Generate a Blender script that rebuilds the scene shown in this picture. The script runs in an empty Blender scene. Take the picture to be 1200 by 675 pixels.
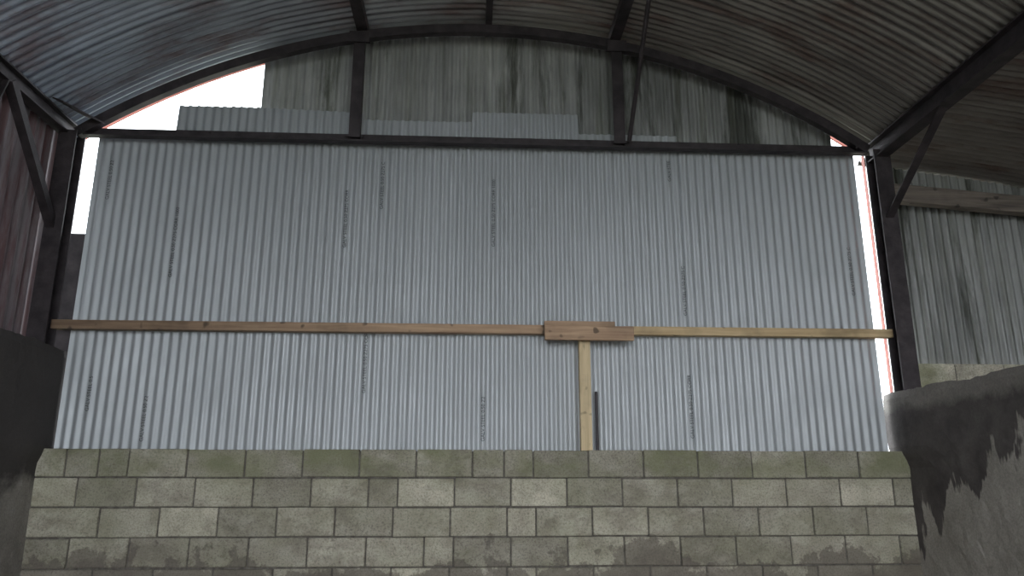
import bpy, math, random
from mathutils import Vector, Matrix, noise
random.seed(7)
scene = bpy.context.scene
D = bpy.data
scene.view_settings.view_transform='Standard'
YF=-4.0   # open front of the barn

# ------------------------------------------------------------------ helpers
def link(o, parent=None):
    scene.collection.objects.link(o)
    if parent: o.parent = parent
    return o
def mesh_obj(name, verts, faces, mat, parent=None, smooth=False, cols=None):
    me = D.meshes.new(name); me.from_pydata(verts, [], faces); me.update()
    if smooth: me.polygons.foreach_set('use_smooth', [True]*len(me.polygons))
    if cols is not None:
        a = me.color_attributes.new('tint', 'FLOAT_COLOR', 'POINT')
        flat = []
        for c in cols: flat += [c, c, c, 1]
        a.data.foreach_set('color', flat)
    if mat: me.materials.append(mat)
    return link(D.objects.new(name, me), parent)
def empty(name):
    e = D.objects.new(name, None); e.empty_display_size = .2
    return link(e)
def bevel(o, w, seg=2):
    m = o.modifiers.new('bevel', 'BEVEL'); m.width = w; m.segments = seg; m.limit_method = 'ANGLE'
def box_data(x0,x1,y0,y1,z0,z1):
    v=[(x0,y0,z0),(x1,y0,z0),(x1,y1,z0),(x0,y1,z0),(x0,y0,z1),(x1,y0,z1),(x1,y1,z1),(x0,y1,z1)]
    f=[(0,3,2,1),(4,5,6,7),(0,1,5,4),(1,2,6,5),(2,3,7,6),(3,0,4,7)]
    return v,f
def box(name, b, mat, parent=None, bev=0):
    v,f = box_data(*b); o = mesh_obj(name, v, f, mat, parent)
    if bev: bevel(o, bev)
    return o
def extrude(name, prof, A, B, up, mat, parent=None, bev=0):
    A=Vector(A);B=Vector(B);d=(B-A).normalized();s=d.cross(Vector(up)).normalized();u=s.cross(d)
    n=len(prof);v=[];f=[]
    for P in (A,B):
        for (a,b) in prof: v.append(P+s*a+u*b)
    for i in range(n): f.append((i,(i+1)%n,n+(i+1)%n,n+i))
    f.append(tuple(range(n))[::-1]); f.append(tuple(range(n,2*n)))
    o=mesh_obj(name,[tuple(p) for p in v],f,mat,parent)
    if bev: bevel(o,bev)
    return o
def rect(w,h): return [(-w/2,-h/2),(w/2,-h/2),(w/2,h/2),(-w/2,h/2)]
def isec(w,h,t): 
    return [(-w/2,-h/2),(w/2,-h/2),(w/2,-h/2+t),(t/2,-h/2+t),(t/2,h/2-t),(w/2,h/2-t),(w/2,h/2),(-w/2,h/2),(-w/2,h/2-t),(-t/2,h/2-t),(-t/2,-h/2+t),(-w/2,-h/2+t)]
def lsec(w,h,t): return [(-w/2,-h/2),(w/2,-h/2),(w/2,-h/2+t),(-w/2+t,-h/2+t),(-w/2+t,h/2),(-w/2,h/2)]
def sm(a,b,x):
    t=min(1,max(0,(x-a)/(b-a))); return t*t*(3-2*t)

# ------------------------------------------------------------------ materials
class M:
    def __init__(s, name):
        s.m = D.materials.new(name); s.m.use_nodes=True; s.t=s.m.node_tree; s.b=s.t.nodes['Principled BSDF']
        s.co=s.t.nodes.new('ShaderNodeTexCoord').outputs['Object']
    def n(s,t): return s.t.nodes.new(t)
    def l(s,a,b): s.t.links.new(a,b)
    def noise(s,scale,detail=6,sc=(1,1,1),rough=.6,dist=0):
        mp=s.n('ShaderNodeMapping'); mp.inputs['Scale'].default_value=sc; s.l(s.co,mp.inputs['Vector'])
        t=s.n('ShaderNodeTexNoise'); t.inputs['Scale'].default_value=scale; t.inputs['Detail'].default_value=detail
        t.inputs['Roughness'].default_value=rough; t.inputs['Distortion'].default_value=dist
        s.l(mp.outputs[0],t.inputs['Vector']); return t.outputs['Fac']
    def ramp(s,src,stops):
        r=s.n('ShaderNodeValToRGB'); e=r.color_ramp.elements
        while len(e)<len(stops): e.new(.5)
        for i,(p,c) in enumerate(stops):
            e[i].position=p; e[i].color=(c,c,c,1) if not isinstance(c,tuple) else (*c,1)
        s.l(src,r.inputs['Fac']); return r.outputs['Color']
    def mix(s,fac,a,b,mode='MIX'):
        m=s.n('ShaderNodeMix'); m.data_type='RGBA'; m.blend_type=mode
        for sock,val in ((m.inputs[0],fac),(m.inputs[6],a),(m.inputs[7],b)):
            if hasattr(val,'links'): s.l(val,sock)
            elif isinstance(val,tuple): sock.default_value=(*val,1)
            else: sock.default_value=val
        return m.outputs[2]
    def math(s,op,a,b=0):
        m=s.n('ShaderNodeMath'); m.operation=op
        for sock,val in ((m.inputs[0],a),(m.inputs[1],b)):
            if hasattr(val,'links'): s.l(val,sock)
            else: sock.default_value=val
        return m.outputs[0]
    def sep(s):
        x=s.n('ShaderNodeSeparateXYZ'); s.l(s.co,x.inputs[0]); return x.outputs
    def attr(s):
        a=s.n('ShaderNodeAttribute'); a.attribute_name='tint'; return a.outputs['Color']
    def out(s,col,rough=.8,metal=0,bump=None,bs=.3,bd=.01,spec=.5):
        for sock,val in ((s.b.inputs['Base Color'],col),(s.b.inputs['Roughness'],rough),(s.b.inputs['Metallic'],metal)):
            if hasattr(val,'links'): s.l(val,sock)
            elif isinstance(val,tuple): sock.default_value=(*val,1)
            else: sock.default_value=val
        s.b.inputs['Specular IOR Level'].default_value=spec
        if bump is not None:
            b=s.n('ShaderNodeBump'); b.inputs['Strength'].default_value=bs; b.inputs['Distance'].default_value=bd
            s.l(bump,b.inputs['Height']); s.l(b.outputs[0],s.b.inputs['Normal'])
        return s.m

def m_galv():
    m=M('galvanised_steel_new')
    c=m.ramp(m.noise(1.0,3,(1,1,.6)),[(.3,(.425,.45,.475)),(.7,(.47,.495,.525))])
    c=m.mix(1,c,m.attr(),'MULTIPLY')
    return m.out(c,m.ramp(m.noise(3,4),[(.3,.50),(.7,.60)]),.40,spec=.4)
def m_old():
    m=M('weathered_corrugated_sheet')
    c=m.ramp(m.noise(1.6,5),[(.3,(.38,.39,.39)),(.7,(.56,.57,.56))])
    fine=m.ramp(m.noise(9,4,(2,1,.12)),[(.35,.70),(.6,1.0)])
    c=m.mix(1,c,fine,'MULTIPLY')
    st=m.ramp(m.noise(1.0,7,(3.2,1,.35),.7,.3),[(.52,0.0),(.62,1.0)])
    c=m.mix(m.math('MULTIPLY',st,.85),c,(.06,.065,.05))
    st2=m.ramp(m.noise(3.0,5,(4,1,.25)),[(.5,0.0),(.75,1.0)])
    c=m.mix(m.math('MULTIPLY',st2,.5),c,(.17,.18,.12))
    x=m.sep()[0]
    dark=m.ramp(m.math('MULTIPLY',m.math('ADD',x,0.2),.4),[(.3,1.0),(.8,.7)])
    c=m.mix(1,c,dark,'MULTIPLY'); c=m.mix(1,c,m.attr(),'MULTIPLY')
    return m.out(c,.6,.25,m.noise(30),.2)
def m_roof():
    m=M('rusty_roof_sheet')
    c=m.ramp(m.noise(1.3,6,(.7,1.6,1)),[(.3,(.22,.21,.21)),(.7,(.44,.44,.43))])
    r=m.ramp(m.noise(2.0,7,(.5,2,1),.7),[(.50,0.0),(.64,1.0)])
    c=m.mix(m.math('MULTIPLY',r,.6),c,(.16,.075,.06))
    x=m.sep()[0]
    g=m.ramp(m.math('MULTIPLY',m.math('ADD',x,3.7),.135),[(.0,(1.05,1.22,1.6)),(.35,(1.0,1.07,1.22)),(.6,(.70,.67,.64)),(1.,(.52,.49,.47))])  # bluish, brighter left side: lens haze painted into the sheet colour
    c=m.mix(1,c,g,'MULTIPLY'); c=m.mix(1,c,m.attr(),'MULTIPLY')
    return m.out(c,.42,.5,m.noise(25),.12)
def m_side():
    m=M('dark_side_sheet')
    c=m.ramp(m.noise(2,6,(1,2,.4)),[(.3,(.12,.10,.11)),(.7,(.33,.29,.31))])
    r=m.ramp(m.noise(3,6,(1,3,.3),.7),[(.44,0.0),(.58,1.0)])
    c=m.mix(m.math('MULTIPLY',r,.7),c,(.13,.045,.045))
    return m.out(c,.6,.2)
def m_steel():
    m=M('painted_dark_steel')
    c=m.ramp(m.noise(8,6),[(.35,(.024,.020,.023)),(.7,(.062,.050,.056))])
    return m.out(c,.6,.2,m.noise(60),.2)
def m_red():
    m=M('red_oxide_paint')
    c=m.ramp(m.noise(10,4),[(.3,(.45,.12,.09)),(.7,(.65,.25,.20))])
    return m.out(c,.6)
def m_wood(name,a,b,ax):
    m=M(name); sc=[30,30,30]; sc[ax]=1.5
    g=m.noise(1,6,tuple(sc),.6,.6)
    c=m.ramp(g,[(.3,a),(.7,b)])
    k=m.ramp(m.noise(2.2,4,(1,1,1)),[(.25,.5),(.5,1.0)])
    c=m.mix(1,c,k,'MULTIPLY')
    kn=m.ramp(m.noise(9,1),[(.66,1.0),(.72,.35)])
    c=m.mix(1,c,kn,'MULTIPLY')
    if name=='timber_brown':
        gx=m.ramp(m.math('MULTIPLY',m.math('ADD',m.sep()[0],3.5),.24),[(0,.55),(.6,1.05),(1,1.2)])
        c=m.mix(1,c,gx,'MULTIPLY')
    return m.out(c,.7,0,g,.3,.004)
def m_block():
    m=M('concrete_block')
    c=m.ramp(m.noise(5,6),[(.3,(.33,.305,.25)),(.7,(.50,.475,.395))])
    sp=m.ramp(m.noise(70,4,rough=.8),[(.36,.55),(.50,1.0),(.7,1.15)])
    c=m.mix(1,c,sp,'MULTIPLY'); c=m.mix(1,c,m.attr(),'MULTIPLY')
    z=m.sep()[2]
    gz=m.math('MULTIPLY',m.math('SUBTRACT',z,1.60),3.5)
    gm=m.math('MULTIPLY',m.ramp(m.noise(1.9,6,(1,1,1.6)),[(.40,0.0),(.60,1.0)]),m.ramp(gz,[(0.0,0.30),(.6,.75)]))
    c=m.mix(gm,c,(.18,.19,.105))
    g2=m.ramp(m.noise(2.6,7,(1,1,1.6),.68),[(.50,0.0),(.64,1.0)])
    c=m.mix(m.math('MULTIPLY',g2,.5),c,(.14,.125,.10))
    dz=m.math('ADD',m.math('MULTIPLY',m.math('SUBTRACT',z,1.22),2.0),m.math('MULTIPLY',m.noise(1.9,7,(1.3,1,1.2),.65),2.6))
    dm=m.ramp(dz,[(.92,1.0),(1.2,0.0)])
    c=m.mix(m.math('MULTIPLY',dm,.60),c,(.10,.083,.075))
    return m.out(c,.92,0,m.noise(80,4,rough=.8),.6,.006,.2)
def m_mortar():
    m=M('mortar'); c=m.ramp(m.noise(20,5),[(.3,(.06,.055,.048)),(.7,(.17,.155,.135))]); return m.out(c,.95,0,m.noise(60),.5)
def m_render(side):
    m=M('stained_render_'+side)
    c=m.ramp(m.noise(3,8,rough=.7),[(.3,(.27,.25,.225)),(.7,(.43,.405,.37))])
    sp=m.ramp(m.noise(60,4,rough=.8),[(.35,.75),(.6,1.05)])
    c=m.mix(1,c,sp,'MULTIPLY')
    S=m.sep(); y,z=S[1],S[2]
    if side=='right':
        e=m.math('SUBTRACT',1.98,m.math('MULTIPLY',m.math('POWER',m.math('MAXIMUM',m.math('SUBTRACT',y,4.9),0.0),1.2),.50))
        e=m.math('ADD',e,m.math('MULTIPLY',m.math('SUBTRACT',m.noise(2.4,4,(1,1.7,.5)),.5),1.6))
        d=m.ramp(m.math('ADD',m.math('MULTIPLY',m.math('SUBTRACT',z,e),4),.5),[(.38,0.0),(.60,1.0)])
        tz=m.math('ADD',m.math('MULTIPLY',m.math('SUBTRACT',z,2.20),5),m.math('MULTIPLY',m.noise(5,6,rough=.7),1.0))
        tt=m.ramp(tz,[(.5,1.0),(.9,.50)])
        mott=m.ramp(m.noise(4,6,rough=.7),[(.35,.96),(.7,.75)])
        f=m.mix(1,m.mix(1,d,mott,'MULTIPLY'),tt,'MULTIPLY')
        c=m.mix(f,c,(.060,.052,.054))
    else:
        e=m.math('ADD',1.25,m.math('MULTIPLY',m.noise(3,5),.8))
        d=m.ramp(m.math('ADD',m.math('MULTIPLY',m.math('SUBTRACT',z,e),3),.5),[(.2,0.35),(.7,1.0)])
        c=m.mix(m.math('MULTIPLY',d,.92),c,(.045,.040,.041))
    return m.out(c,.85,0,m.noise(25,8,rough=.7),.6,.01,.3)
def m_simple(name,a,b,sc=6,rough=.9):
    m=M(name); return m.out(m.ramp(m.noise(sc,7),[(.3,a),(.7,b)]),rough,0,m.noise(sc*4),.3)

GALV=m_galv(); OLD=m_old(); ROOF=m_roof(); SIDE=m_side(); STEEL=m_steel(); RED=m_red()
WD_BROWN=m_wood('timber_brown',(.25,.155,.10),(.45,.31,.20),0)
WD_MID=m_wood('timber_board',(.30,.19,.12),(.48,.33,.22),0)
WD_YEL=m_wood('timber_yellow',(.44,.31,.17),(.68,.52,.31),0)
WD_POST=m_wood('timber_post_wood',(.48,.37,.22),(.72,.58,.37),2)
WD_OLD=m_wood('timber_grey',(.09,.075,.065),(.24,.20,.17),0)
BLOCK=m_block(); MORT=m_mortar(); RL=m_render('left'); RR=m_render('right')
CONC=m_simple('floor_concrete',(.16,.14,.12),(.30,.28,.25)); GRASS=m_simple('ground_yard',(.16,.17,.12),(.30,.30,.24),2)
INK=m_simple('stamp_ink',(.06,.065,.07),(.10,.105,.11),30)

# ------------------------------------------------------------------ corrugated sheets
PITCH=.0762
def sheets_vertical(name, edges, zb, zt, y, mat, amp=.009, pitch=PITCH, axis='x', parent=None, tj=.06, rows=8, k=8, step=.009):
    V=[];F=[];C=[]
    for i in range(len(edges)-1):
        a,b=edges[i],edges[i+1]+(.05 if i<len(edges)-2 else .03)
        n=max(2,int(round((b-a)/(pitch/k)))); off=(i%2)*step
        t=1+random.uniform(-tj,tj); base=len(V)
        for j in range(n+1):
            x=a+(b-a)*j/n
            z1=zt(x,i) if callable(zt) else zt; z0=zb(x,i) if callable(zb) else zb
            for r in range(rows+1):
                z=z0+(z1-z0)*r/rows
                yy=y-off+amp*math.cos(2*math.pi*x/pitch)+.003*noise.noise(Vector((x*1.3,z*1.1,i*3.1)))
                V.append((x,yy,z) if axis=='x' else (yy,x,z)); C.append(t)
        for j in range(n):
            for r in range(rows):
                q=base+j*(rows+1)+r
                F.append((q,q+rows+1,q+rows+2,q+1))
    return mesh_obj(name,V,F,mat,parent,True,C)

WY=6.455
edges=[-3.31,-2.18,-1.14,-.12,.905,1.90,2.86,3.515]
def new_top(x,i):
    if x<-2.66: return 4.66
    if x<-1.0: return 4.93+.015*math.sin(x*2)
    if x<-.015: return 4.85
    if x<.97: return 4.95
    if x<1.89: return 4.76
    return 4.64
clad=sheets_vertical('corrugated_cladding_new',edges,.10,new_top,WY,GALV,tj=.03,rows=14,amp=.0082)
def stamp(x,z,txt,s=.042):
    x=round(x/PITCH-.5)*PITCH+PITCH/2
    cu=D.curves.new('stamp','FONT'); cu.body=txt; cu.size=s; cu.materials.append(INK)
    o=D.objects.new('sheet_stamp',cu); scene.collection.objects.link(o); o.parent=clad
    o.matrix_world=Matrix(((0,-1,0,x+.013),(0,0,-1,WY-.024),(1,0,0,z),(0,0,0,1)))
T='GALV STEEL 0.50 Z275 CORR 1000'
for x,z,t in [(-2.53,3.33,T),(-.80,3.98,T[:22]),(.16,3.65,T),(-.846,2.36,T[:26]),(-1.07,3.62,T[:26]),(-3.17,4.02,T[:18]),
              (3.40,3.25,T[:22]),(1.87,3.05,T[:22]),(-2.6,1.96,T[:18]),(.14,1.97,T[:18]),(1.80,4.30,T[:9]),(1.88,2.0,T[:26]),(-3.1,2.2,T[:14])]:
    stamp(x,z,t)

CX,CZ,RR_=.10,-.32,6.20
def arc_z(x,R=RR_): return CZ+math.sqrt(R*R-(x-CX)**2)
def old_top(x,i):
    z=arc_z(x)-.03-(.03 if i%2 else 0)
    if x>2.75: z-=.03
    return z
oe=[-1.95,-1.0,-.25,.45,1.2,1.9,2.55,3.36]
sheets_vertical('corrugated_gable_old',oe,4.55,old_top,6.54,OLD,tj=.16,amp=.014)

def arched_roof(name,y0,y1,x0,x1,mat):
    V=[];F=[];C=[]; k=8; ny=int((y1-y0)/(PITCH/k)); na=56
    a0=math.asin((x0-CX)/RR_); a1=math.asin((x1-CX)/RR_)
    for j in range(ny+1):
        y=y0+(y1-y0)*j/ny; s=math.floor((y+20)/.61)
        for i in range(na+1):
            a=a0+(a1-a0)*i/na
            seg=int(i/na*3.999)
            r=RR_+.018*math.cos(2*math.pi*y/PITCH)+.012*noise.noise(Vector((a*4,y*.9,0)))+.010*((s+seg)%2)
            V.append((CX+r*math.sin(a),y,CZ+r*math.cos(a)))
            h=noise.noise(Vector((s*7.3,seg*3.7,1.5)))
            C.append(1+.5*h)
    for j in range(ny):
        for i in range(na):
            q=j*(na+1)+i; F.append((q,q+1,q+na+2,q+na+1))
    return mesh_obj(name,V,F,mat,None,True,C)
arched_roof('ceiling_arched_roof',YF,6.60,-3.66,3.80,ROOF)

V=[];F=[];C=[]; y0,y1=YF,6.78; ny=int((y1-y0)/(PITCH/8)); nx=14
def lz(x): return 4.66-.115*(x-3.74)-.012*(x-3.74)**2
for j in range(ny+1):
    y=y0+(y1-y0)*j/ny
    for i in range(nx+1):
        x=3.74+(6.75-3.74)*i/nx
        V.append((x,y,lz(x)+.018*math.cos(2*math.pi*y/PITCH)+.01*noise.noise(Vector((x,y,4)))))
        C.append(1.5)
for j in range(ny):
    for i in range(nx):
        q=j*(nx+1)+i; F.append((q,q+1,q+nx+2,q+nx+1))
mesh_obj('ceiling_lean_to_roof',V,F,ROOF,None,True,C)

# ------------------------------------------------------------------ steel frame
frame=empty('steel_portal_frame')
def arc_beam(name,y,R,h,d,mat,parent,x0=-3.46,x1=3.64,n=48):
    V=[];F=[]
    a0=math.asin((x0-CX)/R);a1=math.asin((x1-CX)/R)
    prof=[(R-h,y-d),(R-h,y+.0),(R-h+.012,y+.0),(R-h+.012,y-d+.012),(R,y-d+.012),(R,y-d)]
    m=len(prof)
    for i in range(n+1):
        a=a0+(a1-a0)*i/n
        for r,yy in prof: V.append((CX+r*math.sin(a),yy,CZ+r*math.cos(a)))
    for i in range(n):
        for k in range(m):
            q=i*m+k; q2=i*m+(k+1)%m; F.append((q,q2,q2+m,q+m))
    F.append(tuple(range(m))); F.append(tuple(range(n*m,n*m+m))[::-1])
    return mesh_obj(name,V,F,mat,parent)
for i,y in enumerate((6.36,2.6,-1.2,-3.8)):
    arc_beam('arch_rib_%d'%i,y,6.09,.085,.07,STEEL,frame)
extrude('tie_beam',lsec(.075,.09,.014),(-3.45,6.34,4.615),(3.62,6.34,4.615),(0,0,1),STEEL,frame)
Z=(0,0,1)
for i,x in enumerate((-1.05,1.32)):
    extrude('strut_%d'%i,lsec(.10,.07,.014),(x,6.325,4.60),(x,6.325,arc_z(x,6.06)),(0,1,0),STEEL,frame)
    box('gusset_%d'%i,(x-.09,x+.09,6.262,6.272,arc_z(x,6.09)-.13,arc_z(x,6.09)-.02),STEEL,frame)
def tube(name,A,B,r,mat,parent,n=12):
    return extrude(name,[(r*math.cos(2*math.pi*k/n),r*math.sin(2*math.pi*k/n)) for k in range(n)],A,B,Z,mat,parent)
tube('sway_rod',(1.40,6.27,4.62),(1.42,5.15,5.70),.020,STEEL,frame)
for i,(x,w) in enumerate(((-1.03,.10),(.13,.06),(1.31,.10))):
    extrude('purlin_%d'%i,rect(w,.085),(x,YF+.1,arc_z(x,6.13)),(x,6.5,arc_z(x,6.13)),Z,STEEL,frame)
extrude('eaves_beam_0',isec(.10,.13,.014),(-3.52,YF+.1,4.62),(-3.52,6.42,4.62),Z,STEEL,frame)
extrude('eaves_beam_1',isec(.12,.17,.014),(3.70,YF+.1,4.59),(3.70,6.42,4.59),Z,STEEL,frame)
for i,(x,zb) in enumerate(((-3.475,2.68),(3.705,2.36))):
    for j,y in enumerate((6.32,2.6,-1.2,-3.8)):
        extrude('column_%d_%d'%(i,j),isec(.15,.16,.014),(x,y,zb),(x,y,4.58),(0,1,0),STEEL,frame)
extrude('knee_brace_0',lsec(.07,.07,.012),(-3.50,6.30,3.68),(-3.50,5.42,4.58),Z,STEEL,frame)
extrude('knee_brace_1',lsec(.07,.07,.012),(3.70,6.26,3.95),(3.70,5.30,4.55),Z,STEEL,frame)
extrude('knee_brace_2',lsec(.06,.06,.012),(-3.50,5.05,3.7),(-3.50,5.35,4.58),Z,STEEL,frame)
extrude('eaves_plate',rect(.22,.012),(-3.46,5.95,4.72),(-3.30,6.34,4.72),(0.5,0,1),STEEL,frame)
bv=[];bf=[]
for x in (-3.4,-2.3,-1.12,-.98,.2,1.25,1.39,2.4,3.5):
    v,f=box_data(x-.010,x+.010,6.287,6.30,4.604,4.622); o=len(bv); bv+=v; bf+=[tuple(q+o for q in t) for t in f]
mesh_obj('bolts',bv,bf,STEEL,frame)

red=empty('red_verge_trim')
arc_beam('verge_strip',6.64,6.190,.020,.02,RED,red,-3.6,3.7)
box('corner_strip_right',(3.626,3.630,6.41,6.46,2.3,4.60),RED,red)
box('corner_flashing_left',(-3.44,-3.29,6.475,6.485,1.8,3.72),STEEL,red)

# ------------------------------------------------------------------ timber
box('timber_rail',(-3.43,.64,6.35,6.425,2.862,2.938),WD_BROWN,None,.004)
box('timber_rail',(1.30,3.66,6.35,6.425,2.862,2.935),WD_YEL,None,.004)
sp=empty('timber_splice_board')
box('board_upper',(.62,1.22,6.305,6.348,2.835,2.965),WD_MID,sp,.004)
box('board_lower',(.62,1.37,6.26,6.304,2.795,2.915),WD_BROWN,sp,.004)
box('timber_post',(.915,1.01,6.35,6.42,1.893,2.862),WD_POST,None,.004)
box('steel_offcut_bar',(1.045,1.068,6.38,6.40,1.893,2.38),STEEL,None,.002)

# ------------------------------------------------------------------ block wall
rows=[
 [3.67,3.22,2.77,2.32,1.87,1.42,.97,.52,.285,.03,-.42,-.87,-1.32,-1.77,-2.22,-2.67,-2.9,-3.15,-3.38],
 [3.67,3.49,3.04,2.59,2.14,1.69,1.24,.79,.34,-.11,-.56,-.79,-1.24,-1.69,-2.14,-2.59,-3.04,-3.38],
 [3.67,3.24,2.79,2.34,1.89,1.44,.99,.54,.31,-.14,-.59,-1.04,-1.49,-1.94,-2.39,-2.84,-3.38],
 [3.67,3.49,3.04,2.59,2.14,1.69,1.24,.79,.34,-.11,-.34,-.79,-1.24,-1.69,-2.14,-2.59,-3.04,-3.38]]
V=[];F=[];C=[]
for r in range(8):
    xs=rows[r] if r<4 else rows[2+(r%2)]
    zt=1.898-.225*r; zb=zt-.213
    for a,b in zip(xs[1:],xs[:-1]):
        j=random.uniform(-.005,.005); dz=random.uniform(-.004,.004)
        v,f=box_data(a+.006,b-.006,6.34+j,6.425,zb+dz,zt+dz); o=len(V); V+=v; F+=[tuple(q+o for q in t) for t in f]
        t=random.uniform(.72,1.2)*(.84 if r in(0,3) else 1.05); C+=[t]*8
wb=empty('wall_back')
o=mesh_obj('blocks',V,F,BLOCK,wb,False,C); bevel(o,.007,2)
box('mortar_bed',(-3.38,3.67,6.353,6.424,.1,1.886),MORT,wb)

def rough_wall(name,xf,xb,y0,y1,z0,z1,mat,seed,top=.03,bulge=.045):
    V=[];F=[]; ny=190; nz=40; sgn=1 if xb>xf else -1
    def P(y,z): return .018*noise.noise(Vector((y*3,z*3,seed)))+.006*noise.noise(Vector((y*14,z*14,seed)))
    def T(y): return top*noise.noise(Vector((y*2.5,seed,0)))+.016*noise.noise(Vector((y*13,seed,2)))
    for i in range(ny+1):
        y=y0+(y1-y0)*i/ny; zt=z1+T(y)
        for k in range(nz+1):
            z=z0+(zt-z0)*k/nz
            bl=bulge*sm(1.75,1.93,z)*sm(5.4,6.3,y)
            V.append((xf+sgn*(P(y,z)*(1-.7*sm(6.2,6.4,y))+(.015 if k==nz else 0)-bl),y,z))
        V.append((xb,y,zt-.01)); V.append((xb,y,z0))
    m=nz+3
    for i in range(ny):
        for k in range(m):
            q=i*m+k; q2=i*m+(k+1)%m
            F.append((q,q2,q2+m,q+m))
    F.append(tuple(range(m))); F.append(tuple(range(ny*m,ny*m+m))[::-1])
    return mesh_obj(name,V,F,mat,None,False)
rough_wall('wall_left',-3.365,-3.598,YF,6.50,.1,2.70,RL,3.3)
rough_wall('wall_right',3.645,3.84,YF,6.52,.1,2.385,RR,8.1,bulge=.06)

sheets_vertical('corrugated_side_cladding',[YF,-3,-2,-1,0,1,2,3,4,5,6.35],-.02,4.60,-3.62,SIDE,amp=.014,pitch=.125,axis='y',step=-.006)

# lean-to
sheets_vertical('corrugated_lean_to_gable',[3.87,4.6,5.2,5.9,6.7],lambda x,i:2.70-.06*(x-3.8)+(.02 if i%2 else 0),lambda x,i:lz(x)-.012,6.72,OLD,tj=.2,amp=.014)
sheets_vertical('corrugated_lean_to_side',[YF,-2,0,1.6,3.2,4.8,6.7],.1,4.16,6.74,SIDE,axis='y')
extrude('timber_lean_to_beam',rect(.10,.17),(3.80,6.55,4.285),(6.7,6.55,4.06),Z,WD_OLD,None,.006)
lw=empty('wall_lean_to_back')
V=[];F=[];C=[]
for r in range(12):
    zt=2.67-.225*r; zb=max(.1,zt-.215)
    if zt<.15: break
    x=3.86-(.225 if r%2 else 0)
    while x<6.7:
        v,f=box_data(max(x,3.86)+.005,min(x+.45,6.7)-.005,6.56,6.68,zb,zt); o=len(V); V+=v;F+=[tuple(q+o for q in t) for t in f]; C+=[random.uniform(1.1,1.5)]*8; x+=.45
o=mesh_obj('blocks',V,F,BLOCK,lw,False,C); bevel(o,.006)
box('mortar_bed',(3.86,6.7,6.568,6.67,.1,2.66),MORT,lw)

box('floor',(-3.6,6.75,YF,6.75,-.05,.1),CONC)
gv=[(-60,-60,-.02),(60,-60,-.02),(60,60,-.02),(-60,60,-.02)]
mesh_obj('ground',gv,[(0,1,2,3)],GRASS)

# ------------------------------------------------------------------ light
w=D.worlds.new('overcast_sky'); scene.world=w; w.use_nodes=True
nt=w.node_tree; bg=nt.nodes['Background']
bg.inputs[0].default_value=(.90,.95,1,1); bg.inputs[1].default_value=5.2
sl=D.lights.new('sun_overcast','SUN'); sl.energy=1.2; sl.angle=math.radians(50); sl.color=(1,.97,.92)
so=link(D.objects.new('sun_overcast',sl)); so.rotation_euler=(math.radians(62),0,math.radians(-8))

# ------------------------------------------------------------------ camera
cam=D.cameras.new('camera'); cam.lens=27; cam.sensor_width=36; cam.clip_start=.05
co=link(D.objects.new('camera',cam))
psi=math.radians(3.15); th=math.radians(14.6)
Fw=Vector((math.sin(psi)*math.cos(th),math.cos(psi)*math.cos(th),math.sin(th)))
R=Vector((math.cos(psi),-math.sin(psi),0)); U=R.cross(Fw)
co.matrix_world=Matrix(((R.x,U.x,-Fw.x,0),(R.y,U.y,-Fw.y,0),(R.z,U.z,-Fw.z,1.6),(0,0,0,1)))
scene.camera=co
